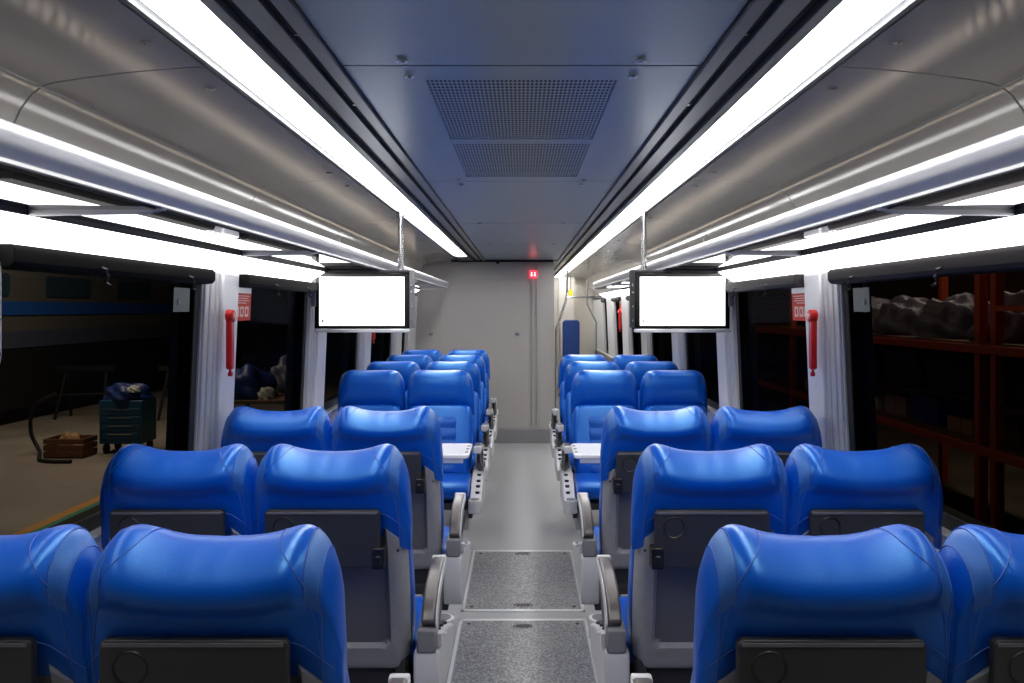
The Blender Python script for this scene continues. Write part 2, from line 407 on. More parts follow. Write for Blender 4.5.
tag(o, 'small yellow box at the far right end under the ceiling', 'box')
b = MB(); b.tube([(.69, 10.94, zr(.27)), (.69, 10.94, zr(.56))], .006, 8); b.build('hanger', 'steel', o)
# floor hatches
def hatch(y0, y1, label, handles):
    r = empty('floor_hatch', ((0.008), (y0+y1)/2, 0)); hw = .313; L = (y1-y0)/2
    b = MB(); b.box(-hw+.02, hw-.02, -L+.02, L-.02, 0, .004); b.build('hatch_lid', 'hatchm', r)
    b = MB()
    for (xa, xb, ya, yb) in ((-hw, -hw+.014, -L, L), (hw-.014, hw, -L, L), (-hw, hw, -L, -L+.022), (-hw, hw, L-.022, L)): b.box(xa, xb, ya, yb, 0, .006)
    b.build('hatch_frame', 'alu', r, bevel=.001)
    for hy in handles:
        hd = empty('hatch_handle', (0, hy, .004), 0, r)
        b = MB(); b.prism(rrect(0, 0, .10, .052, .024), 0, .003, 'z'); b.build('handle_plate', 'steel', hd, bevel=.001)
        b = MB(); b.prism(rrect(0, 0, .068, .026, .012), .003, .0045, 'z'); b.build('finger_slot', 'frame', hd)
    for sx in (-1, 1):
        for sy in (-1, 1):
            b = MB(); b.disc((sx*(hw-.05), sy*(L-.06), .005), .009, 'z', .003, 10); b.build('hatch_screw', 'frame', r)
    tag(r, label, 'floor hatch', 'floor hatches in the aisle'); return r
hatch(3.94, 4.93, 'speckled grey floor hatch in the aisle, the farther of the two', (-.42, .43))
hatch(2.60, 3.84, 'speckled grey floor hatch at the bottom of the photo, nearest in the aisle', (.53, -.5))
b = MB()
for s in (-1, 1): b.box(.008+s*.345, .008+s*.372, Y0+.1, 3.9, 0, .005)
struct(b.build('trim_4', 'brown', bevel=.001))

# ------------------------------------------------------------ cove lights and luggage racks
seg = [Y0+.02, .9, 1.75, 3.08, 4.42, 5.76, 7.10, 8.5]
segr = seg[:-1] + [8.44, 9.78, 11.1]
names = ['', '', 'nearest fully visible', 'second', 'third', 'fourth', 'fifth', 'sixth', 'seventh', 'eighth']
for s, nm, sg in ((-1, 'left', seg), (1, 'right', segr)):
    for i in range(len(sg)-1):
        if i == 0: continue
        b = MB(); poly = [(1.111, .206), (1.145, .184), (1.175, .166), (1.200, .148), (1.212, .150), (1.212, .216), (1.114, .216)]
        b.prism([(s*x, zr(z)) for x, z in poly], sg[i]+.003, sg[i+1]-.003)
        o = b.build('cove_light', 'cove')
        b = MB(); b.box(s*1.112, s*1.20, sg[i]+.003, sg[i+1]-.003, zr(.2165), zr(.2215)); b.build('light_block_cap', 'frame', o)  # added unseen cap that keeps the cove's glow off the side panel
        if i == 0: lb = 'lit white cove panel over the %s wall, out of view beside the camera' % nm
        elif i == 1: lb = 'lit white cove panel at the photo\'s %s edge, above the nearest window' % nm
        else: lb = 'lit white cove panel above the %s windows, %s from the camera' % (nm, {2:'second piece', 3:'third piece', 4:'fourth piece', 5:'fifth piece', 6:'sixth piece', 7:'seventh piece', 8:'eighth piece', 9:'farthest piece'}[i])
        tag(o, lb, 'cove light', 'cove light panels')
    R = empty('luggage_rack', (0, 0, 0))
    yr = 8.5 if s < 0 else 8.6
    # front rail: rounded aluminium extrusion, tapering end
    poly = [(.785, .262), (.786, .279), (.794, .291), (.806, .294), (.818, .288), (.828, .270), (.834, .250), (.828, .240), (.806, .231), (.798, .231), (.797, .236), (.790, .246)]
    b = MB(); b.prism([(s*x, zr(z)) for x, z in poly], Y0+.02, yr); b.build('front_rail', 'rail', R, bevel=.0025)
    b = MB(); b.box(s*.794, s*.802, Y0+.02, yr-.05, zr(.226), zr(.232)); b.build('rail_lip', 'alu', R)
    b = MB(); b.box(s*1.099, s*1.109, Y0+.02, yr, zr(.209), zr(.226)); b.build('wall_rail', 'frame', R, bevel=.003)
    ys = [Y0+.02] + [y for y in sg[1:] if y < 8.3] + [yr]
    for i in range(len(ys)-1):
        b = MB(); b.box(s*.815, s*1.10, ys[i]+.012, ys[i+1]-.012, zr(.2215), zr(.2275)); b.build('glass_shelf', 'shelfglass', R)
    for y in ys[1:]:
        if y == ys[-1]: y -= .03
        b = MB(); b.prism([(s*.80, zr(.236)), (s*.80, zr(.222)), (s*.84, zr(.214)), (s*1.10, zr(.209)), (s*1.10, zr(.224))], y-.012, y+.012)
        b.build('rack_bracket', 'lgrey', R, bevel=.003)
    tag(R, 'overhead luggage rack with aluminium rail and smoked glass shelf along the %s wall' % nm, 'luggage rack', 'overhead luggage racks')
# rows of small diodes on the wall above the racks
for s, nm in ((-1, 'left'), (1, 'right')):
    b = MB(); b.box(s*1.085, s*1.172, .3, 8.4, zr(.322), zr(.330)); o = b.build('led_strip', 'profile')
    b = MB(); y = .35
    while y < 8.35: b.box(s*1.092, s*1.106, y, y+.014, zr(.330), zr(.334)); y += .056
    b.build('diode_row', 'led', o)
    tag(o, 'thin strip of warm diodes hidden above the %s luggage rack' % nm, 'led strip', 'diode strips above the racks')
# small hooks on the side panels
for s in (-1, 1):
    b = MB(); b.box(-.012, .012, -.006, .006, -.05, .02); b.tube([(0, -.008, -.04), (0, -.02, -.05), (0, -.02, -.02)], .005, 8)
    o = b.build('panel_hook', 'lgrey', bevel=.003); o.location = (s*1.165, 4.95, zr(.44))
    tag(o, 'small white hook under the ceiling panel above the %s monitor' % ('left' if s < 0 else 'right'), 'hook', 'panel hooks')

# ------------------------------------------------------------ monitors
for s, nm in ((-1, 'left'), (1, 'right')):
    Y = 4.40; cx = s*.90 if s < 0 else .908
    R = empty('hanging_monitor', (cx, Y, zr(.034)))
    hw, hh = .268, .168
    b = MB(); b.box(-hw, hw, 0, .045, -.145, .17); b.build('casing', 'bezel', R, bevel=.004)
    b = MB(); b.box(-hw+.028, hw-.028, -.004, .002, -.128, .148)
    sc = b.build('screen', 'screen', R); sc['label'] = 'blank glowing white screen'
    b = MB(); b.disc((-hw+.048, -.005, -.102), .007, 'y', .002, 12); b.build('screen_mark', 'mgrey', sc)
    b = MB(); b.box(hw-.09, hw-.055, -.005, -.004, .128, .131); b.build('screen_mark', 'mgrey', sc)
    b = MB(); b.box(-hw, hw, -.012, .05, -.166, -.147); b.build('bottom_bar', 'alu', R, bevel=.004)
    b = MB(); b.box(-hw, hw, -.005, .05, .17, .187); b.build('top_bar', 'frame', R, bevel=.004)
    # inner side (aisle) bracket and pole, outer side bracket
    xi = -s*(hw+.013); xo = s*(hw+.004)
    b = MB(); b.box(xi-.013, xi+.013, .0, .045, -.14, .187)
    b.build('side_bracket', 'frame' if s > 0 else 'mgrey', R, bevel=.003)
    b = MB()
    for z in (-.10, -.02, .06, .10): b.disc((xi, -.003, z), .006, 'y', .008, 8)
    b.build('bracket_screw', 'steel', R)
    b = MB(); b.box(xo-.013, xo+.013, -.004, .045, -.02, .20); b.box(xo-.013, xo+.013, .0, .045, .2, .262); b.build('side_bracket', 'mgrey', R, bevel=.003)
    xp = -s*(.215)
    b = MB(); b.tube([(xp, .02, .18), (xp, .02, .515)], .0155, 14); b.tube([(xp, .02, .49), (xp, .02, .52)], .024, 14); b.tube([(xp, .02, .18), (xp, .02, .21)], .018, 14)
    b.build('hanger_pole', 'steel', R)
    b = MB()   # arched support behind
    pts = [(s*hw, .02, .19), (s*(hw-.05), .02, .205), (s*(hw-.14), .02, .225), (s*(hw-.24), .02, .195), (s*(hw-.30), .02, .185)]
    b.tube(pts, .013, 8, flat=1.1)
    b.build('support_arch', 'frame', R)
    b = MB(); b.box(-s*.02-.014, -s*.02+.014, .0, .03, .185, .215); b.build('clamp', 'lgrey', R, bevel=.003)
    tag(R, 'blank white monitor hanging over the %s seats from a steel pole' % nm, 'monitor', 'hanging monitors')

# ------------------------------------------------------------ emergency handles, notices, wall vent
def handle(s, y, label):
    X = s*(wx(zr(-.1))-.058)
    R = empty('emergency_release', (X, y, zr(-.028)))
    b = MB(); b.prism(rrect(0, -.11, .034, .205, .01), -.012, .012, 'x'); b.build('lever', 'red', R, bevel=.005)
    b = MB(); b.disc((-s*.002, 0, 0), .026, 'x', .030, 20); b.build('lever_hub', 'red', R, bevel=.005)
    b = MB(); b.disc((-s*.018, 0, -.005), .014, 'x', .012, 12); b.build('seal', 'pink', R, bevel=.002)
    b = MB(); b.disc((0, .002, -.232), .009, 'x', .014, 10); b.box(-.004, .004, -.004, .004, -.225, -.21); b.build('pull_tip', 'red', R)
    tag(R, label, 'emergency handle', 'red emergency handles')
def notice(s, y0, label):
    zt, zb = zr(.118), zr(-.05); wd = .21
    R = empty('emergency_notice', (0, 0, 0))
    def sl(nm, m, ya, yb, za, zb_, t):
        b = MB(); slab(b, s, y0+ya*wd, y0+yb*wd, zb+(zt-zb)*za, zb+(zt-zb)*zb_, t, -(t-.002)); return b.build(nm, m, R)
    sl('notice_plate', 'redsign', 0, 1, 0, .70, .014)
    sl('white_header', 'white', 0, 1, .70, 1, .014)
    for i, (a, c, z) in enumerate(((.08, .9, .62), (.08, .8, .56), (.08, .86, .50), (.1, .7, .44))):
        sl('text_line', 'pink', a, c, z, z+.022, .016)
    for i, a in enumerate((.1, .36, .64)):
        sl('pictogram', 'pink', a, a+.2, .10, .36, .016)
        sl('pictogram_mark', 'redsign', a+.07, a+.13, .16, .30, .0175)
    tag(R, label, 'notice', 'red emergency notices')
handle(-1, 3.11, 'red emergency handle on the left pillar nearest the camera')
handle(1, 3.11, 'red emergency handle on the right pillar nearest the camera')
handle(-1, 6.12, 'red emergency handle on the left pillar under the far side of the monitor')
handle(1, 9.22, 'red emergency handle on a far right pillar left of the right monitor')
notice(-1, 3.25, 'red and white emergency notice on the second left window beside its red handle')
notice(1, 3.25, 'red and white emergency notice on the second right window beside its red handle')
notice(1, 9.34, 'small red emergency notice on a far right window by the far red handle')
b = MB(); b.prism(rrect(1.585, zr(-.01), .31, .30, .06), -1.19, -1.155, 'x')
o = b.build('wall_vent', 'lgrey', bevel=.01); tag(o, 'grey rounded slatted vent panel at the photo\'s left edge beside the window', 'vent')
b = MB()
for k in range(9): b.box(-1.153, -1.156, 1.60, 1.70, zr(.03-.012*k), zr(.036-.012*k))
b.build('slats', 'frame', o)
for z in (.10, -.10):
    b = MB(); b.disc((-1.152, 1.715, zr(z)), .007, 'x', .006, 10); b.build('vent_screw', 'frame', o)

# ------------------------------------------------------------ seats
def lerp(a, b_, t): return a+(b_-a)*t
def interp(xs, ys, x):
    if x <= xs[0]: return ys[0]
    if x >= xs[-1]: return ys[-1]
    for i in range(len(xs)-1):
        if x <= xs[i+1]:
            t = (x-xs[i])/(xs[i+1]-xs[i]); 
            # catmull-rom slopes, non uniform
            def sl(k):
                if k <= 0 or k >= len(xs)-1: 
                    k = min(max(k, 1), len(xs)-2)
                return (ys[k+1]-ys[k-1])/(xs[k+1]-xs[k-1])
            h = xs[i+1]-xs[i]; m0 = sl(i)*h; m1 = sl(i+1)*h
            t2, t3 = t*t, t*t*t
            return (2*t3-3*t2+1)*ys[i]+(t3-2*t2+t)*m0+(-2*t3+3*t2)*ys[i+1]+(t3-t2)*m1
# centre profile of the headrest, param v in 0..1 from lower back over the top to lower front
PV = [0, .10, .22, .33, .42, .50, .57, .65, .76, .88, 1]
PY = [-.034, -.060, -.080, -.090, -.068, -.020, .028, .062, .078, .070, .035]
PZ = [.890, .955, 1.025, 1.066, 1.100, 1.122, 1.120, 1.098, 1.035, .960, .905]
TX = [0, .06, .105, .140, .162, .185, .203, .217, .225]
TT = [1.118, 1.121, 1.129, 1.139, 1.139, 1.122, 1.090, 1.040, .955]     # top height across half width
SY = [1, 1, 1, .97, .90, .80, .68, .50, .24]
TTF = [1.135, 1.136, 1.137, 1.136, 1.130, 1.117, 1.092, 1.045, .955]
FLAT = [False]
def head_pt(x, v, off=0):
    ax = min(abs(x), .225); 
    y = interp(PV, PY, v); z = interp(PV, PZ, v)
    top = interp(TX, TTF if FLAT[0] else TT, ax); sy = interp(TX, SY, ax)
    zb = .90 - .05*max(0, (ax-.15)/.075)
    k = (z-.90)/(1.122-.90)
    z2 = zb+(top-zb)*k
    if v < .22: sy = lerp(max(sy, min(1, .45+.55*(1-max(0, ax-.2)/.025))), sy, v/.22)
    y2 = -.008+(y+.008)*sy
    q = max(0, min(1, (.178-ax)/.02)); q = q*q*(3-2*q)
    dv = v-.24
    if FLAT[0]: q *= .3
    y2 -= .018*q*math.exp(-(dv/(.032 if dv < 0 else .13))**2)
    return Vector((x, y2, z2))
def head_off(x, v, off):
    e = 1e-3
    a = head_pt(x+e, v)-head_pt(x-e, v); c = head_pt(x, min(1, v+e))-head_pt(x, max(0, v-e))
    n = a.cross(c).normalized()
    p = head_pt(x, v)
    if n.dot(p-Vector((0, -.008, 1.0))) < 0: n = -n
    return p+n*off
def head_mesh():
    b = MB(); NX, NV = 46, 44
    xs = []
    for i in range(NX+1):
        u = -1+2*i/NX; xs.append(math.copysign(.225*(1-(1-abs(u))**1.35), u))
    v = [head_pt(x, j/NV) for x in xs for j in range(NV+1)]
    f = []; mi = []
    for i in range(NX):
        for j in range(NV):
            f.append((i*(NV+1)+j, i*(NV+1)+j+1, (i+1)*(NV+1)+j+1, (i+1)*(NV+1)+j))
            ax = abs((xs[i]+xs[i+1])/2); vv = j/NV
            mi.append(1 if (.172 < ax < .196 and .22 < vv < .72) else 0)
    k = len(b.v); b.v = [tuple(q) for q in v]; b.f = [list(q) for q in f]; b.mi = mi
    # close bottom and ends
    bot = []
    for i in range(NX): b.f.append([i*(NV+1), (i+1)*(NV+1), (i+1)*(NV+1)+NV, i*(NV+1)+NV]); b.mi.append(0)
    b.f.append([j for j in range(NV+1)]); b.mi.append(0)
    b.f.append([NX*(NV+1)+j for j in range(NV, -1, -1)]); b.mi.append(0)
    return b
def seam_mesh():
    b = MB()
    def path(pts): b.tube(pts, .0014, 5)
    for s in (-1, 1):
        path([head_off(s*.172, t, .0004) for t in [.24+.44*k/14 for k in range(15)]])
        path([head_off(s*.197, t, .0004) for t in [.02+.70*k/18 for k in range(19)]])
        path([head_off(s*interp([0, .5, 1], [.108, .125, .172], k/10), .60-.29*k/10, .0004) for k in range(11)])
        path([head_off(s*interp([0, .4, 1], [.172, .186, .197], k/10), .26-.16*k/10, .0004) for k in range(11)])
    # lower seam all round the back
    path([head_off(x, .10, .0004) for x in [-.215+.43*k/24 for k in range(25)]])
    return b
def rbox_loft(b, sections, n=6, mi=0):
    """sections: list of (centre_y, z, halfx, halfy, r) horizontal rounded rectangles stacked in z"""
    rings = []
    for (cy, z, hx, hy, r) in sections:
        rings.append([(x, y, z) for x, y in rrect(0, cy, 2*hx, 2*hy, r, n)])
    m = len(rings[0]); v = [p for R_ in rings for p in R_]; f = []
    for i in range(len(rings)-1):
        for k in range(m): f.append((i*m+k, i*m+(k+1) % m, (i+1)*m+(k+1) % m, (i+1)*m+k))
    f.append(list(range(m-1, -1, -1))); f.append([(len(rings)-1)*m+k for k in range(m)])
    b.add(v, f, mi)
def lean(z): return .005+(.92-z)*.24      # y of the back's middle plane
def make_seat(aisle):
    """faces +y, aisle side at +x"""
    R = empty('passenger_seat')
    hd = head_mesh().build('headrest', 'leather', R, ang=80, mats=['leather', 'leather_band'])
    seam_mesh().build('seam', 'thread', hd)
    # cushion of the back (front side)
    b = MB(); secs = []
    for z, hx, hy in ((.44, .185, .035), (.47, .205, .05), (.56, .217, .058), (.70, .22, .056), (.82, .217, .05), (.90, .208, .044), (.93, .19, .032)):
        secs.append((lean(z)+.035, z, hx, hy, min(.034, hy*.9)))
    rbox_loft(b, secs, 6); br = b.build('backrest', 'leather', R, ang=60)
    sub = br.modifiers.new('s', 'SUBSURF'); sub.levels = 1; sub.render_levels = 1
    # ribbed insert
    b = MB(); v = []; f = []; NZ = 60; hx = .115
    for i in range(NZ+1):
        z = .50+.36*i/NZ; y = lean(z)+.035+interp([.47, .56, .70, .82, .90], [.05, .058, .056, .05, .044], z)+.004+.007*abs(math.sin(i/NZ*PI*5))
        edge = min(1, min(i, NZ-i)/4)
        for xx, o in ((-hx, -.012), (-hx+.008, 0), (0, .002), (hx-.008, 0), (hx, -.012)): v.append((xx, y+o*1-(1-edge)*.012, z))
    for i in range(NZ):
        for k in range(4): f.append((i*5+k, (i+1)*5+k, (i+1)*5+k+1, i*5+k+1))
    b.add(v, f); b.build('ribbed_insert', 'fabric', br, fix=False, ang=60)
    # plastic shell with recessed field
    b = MB(); NXS, NZS = 34, 40; v = []; f = []; mi = []
    for j in range(NZS+1):
        z0_ = .46+(.925-.46)*j/NZS
        for i in range(NXS+1):
            u = -1+2*i/NXS; hw = interp([.46, .50, .60, .80, .925], [.196, .205, .212, .214, .212], z0_)
            tt = min(1, max(0, (abs(u)-.66)/.34)); z = .46+(z0_-.46)*(1-.115*tt)
            x = u*hw
            edge = max(0, abs(u)-.88)/.12
            y = lean(z)-.062+.05*edge**2.2
            # recess: rounded rect  |x|<.165, .53<z<1
            dx = abs(x)-.128+ .0; dz = abs(z-.80)-.225
            d_ = math.hypot(max(dx, 0), max(dz, 0))-.035 if (dx > 0 or dz > 0) else max(dx, dz)-.035
            t = min(1, max(0, -d_/.012)); t = t*t*(3-2*t)
            lip = math.exp(-((d_-.004)/.006)**2)*.004
            y += .016*t-lip
            # rounded lower edge
            y += .03*max(0, (.485-z)/.025)**2
            v.append((x, y, z)); 
    for j in range(NZS):
        for i in range(NXS):
            f.append((j*(NXS+1)+i, j*(NXS+1)+i+1, (j+1)*(NXS+1)+i+1, (j+1)*(NXS+1)+i))
            q = v[j*(NXS+1)+i]; mi.append(1 if (abs(q[0]) < .152 and q[2] > .552) else 0)  # recess faces take the darker grey, its shade put into the colour
    n0 = len(v)
    # front rim
    rim = [i for i in range(NXS+1)] + [j*(NXS+1)+NXS for j in range(1, NZS+1)] + [NZS*(NXS+1)+i for i in range(NXS-1, -1, -1)] + [j*(NXS+1) for j in range(NZS-1, 0, -1)]
    vv = [(v[k][0]*.985, lean(v[k][2])+.012, v[k][2]) for k in rim]
    b.v = list(v)+vv; b.f = [list(q) for q in f]; b.mi = mi
    m = len(rim)
    for k in range(m): b.f.append([rim[k], n0+k, n0+(k+1) % m, rim[(k+1) % m]]); b.mi.append(0)
    b.f.append([n0+k for k in range(m)]); b.mi.append(0)
    sh = b.build('back_shell', 'shell', R, ang=50, mats=['shell', 'inset'])
    for sx in (-1, 1):
        b = MB(); b.disc((sx*.192, lean(.85)-.064, .85), .004, 'y', .006, 8); b.build('shell_screw', 'frame', sh)
    # folded tray table
    T = empty('tray_table', (0, 0, 0), 0, R)
    yt = lean(.88)-.098
    b = MB(); b.prism(rrect(-.012, .894, .318, .158, .012), yt, yt+.018); b.build('tray', 'tray', T, bevel=.003)
    b = MB(); b.box(-.165, .14, yt-.003, yt, .962, .969); b.build('tray_lip', 'inset', T, bevel=.001)
    return R, T, yt
def finish_seat(kind, side):
    """kind aisle/window, side -1 left block, +1 right block; aisle lies at -side*x, seat faces +y"""
    a = -side
    R, T, yt = make_seat(kind == 'aisle')
    # cup recess always on the left as seen from behind, latch toward the aisle
    b = MB(); n = 22; cxx, czz = -.118, .925
    v = []
    for (r_, yy) in ((.031, yt-.0005), (.029, yt-.0025), (.026, yt-.0005), (.024, yt+.001)):
        v += [(cxx+math.cos(2*PI*k/n)*r_, yy, czz+math.sin(2*PI*k/n)*r_) for k in range(n)]
    f = [(i*n+k, i*n+(k+1) % n, (i+1)*n+(k+1) % n, (i+1)*n+k) for i in range(3) for k in range(n)]+[[3*n+k for k in range(n)]]
    b.add(v, f); b.build('cup_recess', 'black', T)
    xl = a*.155-.01
    b = MB(); b.box(xl-.017, xl+.017, yt-.012, yt+.03, .812, .872); b.box(xl-.009, xl+.009, yt-.02, yt, .825, .852); b.build('tray_latch', 'black', T, bevel=.004)
    # seat cushion
    b = MB(); sec = []
    pts = [(.12, .43), (.12, .50), (.15, .52), (.30, .525), (.42, .535), (.49, .53), (.525, .505), (.53, .46), (.50, .425), (.40, .405)]
    rings = []
    for x, sc_ in ((-.222, .80), (-.218, .93), (-.195, 1), (-.1, 1), (0, .985), (.1, 1), (.195, 1), (.218, .93), (.222, .80)):
        rings.append([(x, .30+(y-.30)*(.9+.1*sc_) , .465+(z-.465)*sc_) for y, z in pts])
    m = len(pts); v = [p for q in rings for p in q]; f = []
    for i in range(len(rings)-1):
        for k in range(m): f.append((i*m+k, i*m+(k+1) % m, (i+1)*m+(k+1) % m, (i+1)*m+k))
    f.append(list(range(m))); f.append([(len(rings)-1)*m+k for k in range(m-1, -1, -1)])
    b.add(v, f); sc = b.build('seat_cushion', 'leather', R, ang=80); sb = sc.modifiers.new('s', 'SUBSURF'); sb.levels = 2; sb.render_levels = 2
    # frame and legs
    b = MB(); b.box(-.21, .21, .06, .48, .365, .405); b.box(-.205, .205, .075, .11, .36, .50); b.box(-.20, -.17, -.01+.06, .20, .30, .50); b.box(.17, .20, .05, .20, .30, .50)
    b.build('seat_frame', 'frame', R, bevel=.004)
    for sx in (-1, 1):
        b = MB(); b.prism([(.14, .37), (.40, .37), (.34, .10), (.42, .02), (.44, 0), (.08, 0), (.10, .02), (.22, .10)], sx*.14-.018, sx*.14+.018, 'x')
        b.build('leg', 'mgrey', R, bevel=.004)
    if kind == 'aisle':
        A = empty('armrest', (0, 0, 0), 0, R)
        # curved pad, side profile in (y,z)
        ctr = [(.045, .600), (.075, .640), (.13, .672), (.20, .692), (.28, .700), (.345, .700)]
        th = [.030, .030, .028, .026, .024, .020]
        up = [(y-.5*t_*(1 if i < 2 else .3), z+t_*.6) for i, ((y, z), t_) in enumerate(zip(ctr, th))]
        lo = [(y+.5*t_*(1 if i < 2 else .1), z-t_*.6) for i, ((y, z), t_) in enumerate(zip(ctr, th))]
        b = MB(); xx0, xx1 = a*.246, a*.288
        b.prism(up+lo[::-1], xx0, xx1, 'x'); b.build('armrest_pad', 'pad', A, bevel=.008, seg=3)
        b = MB(); b.prism([(y, z-.006) for y, z in up]+[(y, z-.008) for y, z in lo[::-1]], a*.288, a*.293, 'x'); b.build('armrest_trim', 'lgrey', A, bevel=.002)
        b = MB(); b.box(a*.243, a*.291, .335, .362, .668, .712); b.build('armrest_end', 'lgrey', A, bevel=.006)
        poly = [(.07, .585), (.10, .62), (.20, .66), (.31, .668), (.34, .655), (.33, .61), (.27, .56), (.16, .53), (.09, .54)]
        b = MB(); b.prism(poly, a*.262, a*.284, 'x'); b.build('armrest_core', 'black', A, bevel=.006)
        b = MB(); b.box(a*.236, a*.292, .02, .10, .530, .600); b.build('armrest_hinge', 'mgrey', A, bevel=.006)
        b = MB(); b.box(a*.292, a*.306, .055, .085, .535, .575); b.tube([(a*.299, .07, .57), (a*.31, .12, .548), (a*.299, .17, .53)], .006, 8); b.build('hinge_clip', 'alu', A, bevel=.002)
        # side shield
        P = empty('side_shield', (0, 0, 0), 0, R)
        poly = [(.03, .535), (.20, .520), (.34, .485), (.46, .440), (.505, .425), (.505, .365), (.44, .34), (.30, .345), (.03, .335), (.02, .36), (.02, .52)]
        b = MB(); b.prism(poly, a*.226, a*.300, 'x'); b.build('shield_panel', 'lgrey', P, bevel=.008, seg=3)
        bl = MB()
        for (y, z) in ((.14, .527), (.23, .514), (.31, .495), (.37, .477), (.43, .453)):
            b2 = MB(); b2.disc((a*.272, y, z+.001), .013, 'z', .014, 12, ry=.010); b2.build('bolt_cap', 'black', P, bevel=.001)
        b = MB(); b.disc((a*.262, .525, .40), .040, 'z', .075, 22); b.build('socket', 'lgrey', P, bevel=.004)
        b = MB(); b.disc((a*.262, .525, .4375), .028, 'z', .004, 20); b.build('socket_opening', 'inset', P)
        b = MB(); b.box(a*.215, a*.24, .06, .42, .30, .37); b.build('shield_mount', 'frame', P, bevel=.003)
    return R
protos = {}
XA, XW = .540, .970
FRONT = [(1.395, 'in the row nearest the camera', 'first'), (2.24, 'in the second row from the camera', 'second'), (3.12, 'in the third row, backing the table', 'third')]
BACK = [(5.0, 'facing the camera right behind the white table', ''), (5.84, 'facing the camera, second row behind the table', ''), (6.68, 'facing the camera, third row behind the table', ''), (7.52, 'facing the camera, last row before the end wall', '')]
for sd, nm in ((-1, 'left'), (1, 'right')):
    for kind, X in (('aisle', XA), ('window', XW)):
        for facing, rows in ((False, FRONT), (True, BACK if sd < 0 else BACK[:3])):
            for y, where, _ in rows:
                if facing and sd > 0 and y == 6.68: where = 'facing the camera in the last right-hand row'
                # a seat turned about keeps its aisle side only if the mirrored build is used
                key = (kind, sd if not facing else -sd, facing)
                if key not in protos: FLAT[0] = facing; protos[key] = o = finish_seat(*key[:2])
                else: o = copy_tree(protos[key])
                xx = X if not facing else (X-.022 if sd < 0 else X-.008)
                if facing and kind == 'window': xx += .012
                if sd > 0 and y < 2: xx -= .005
                o.location = (sd*xx, y, 0); o.rotation_euler = (0, 0, PI if facing else 0)
                o.scale = (.955 if facing else (.99 if kind == 'window' else 1), 1, 1)
                tag(o, 'blue %s seat, %s side, %s' % (kind, nm, where), 'train seat',
                    ('blue seats seen from behind' if not facing else 'blue seats facing the camera'))
# tables between the third row and the facing seats
for s, nm in ((-1, 'left'), (1, 'right')):
    R = empty('bay_table', (s*.73, 4.16, 0))
    b = MB(); b.prism(rrect(0, 0, .92, .34, .03), .762, .785, 'z'); b.build('tabletop', 'table', R, bevel=.006)
    b = MB(); b.box(-.43, .43, -.16, -.14, .738, .762); b.build('front_rail', 'alu', R, bevel=.003)
    b = MB()
    for k in range(3): b.disc((-s*.445, -.10+.09*k, .786), .009, 'z', .003, 10)
    b.build('edge_clip', 'black', R)
    b = MB(); b.box(s*.16-.03, s*.16+.03, -.03, .03, 0, .762); b.box(s*.16-.1, s*.16+.1, -.1, .1, 0, .02); b.build('leg', 'mgrey', R, bevel=.005)
    tag(R, 'white glossy bay table between the third and fourth seat rows, %s of the aisle' % nm, 'table', 'bay tables')

# ------------------------------------------------------------ workshop outside
ZG = zr(-2.3)
b = MB(); b.box(-40, -5.2, -10, 60, ZG-.1, ZG); struct(b.build('ground', 'concrete')); b = MB(); b.box(-2.6, 40, -10, 60, ZG-.1, ZG); struct(b.build('ground_right', 'ground_dark'))
b = MB(); b.box(-5.06, -2.6, -10, 60, ZG-.1, ZG); struct(b.build('ground_paint', 'green'))
b = MB(); b.box(-5.2, -5.06, -10, 60, ZG-.1, ZG+.001); struct(b.build('ground_line', 'orange_line'))
# parked train on the left
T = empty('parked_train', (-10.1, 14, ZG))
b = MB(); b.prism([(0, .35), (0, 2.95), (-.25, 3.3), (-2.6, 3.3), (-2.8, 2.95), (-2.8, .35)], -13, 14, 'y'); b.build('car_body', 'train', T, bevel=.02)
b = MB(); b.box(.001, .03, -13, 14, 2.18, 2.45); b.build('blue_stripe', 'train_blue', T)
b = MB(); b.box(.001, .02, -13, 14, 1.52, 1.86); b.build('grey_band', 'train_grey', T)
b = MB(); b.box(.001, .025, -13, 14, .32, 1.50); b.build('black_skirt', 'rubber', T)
for k in range(9):
    y = -12+k*2.9
    b = MB(); b.prism(rrect(y+.9, 2.78, 1.7, .44, .08), .003, .03, 'x'); b.build('window', 'train_glass', T)
for y in (-8, -1, 6, 12):
    b = MB(); b.disc((-.3, y, .42), .42, 'x', .14, 24); b.disc((-.3, y+1.9, .42), .42, 'x', .14, 24); b.box(-.4, -.2, y-.3, y+2.2, .4, .65); b.build('bogie', 'rubber', T, bevel=.01)
tag(T, 'dark parked train with a blue stripe in the workshop beyond the left windows', 'train')
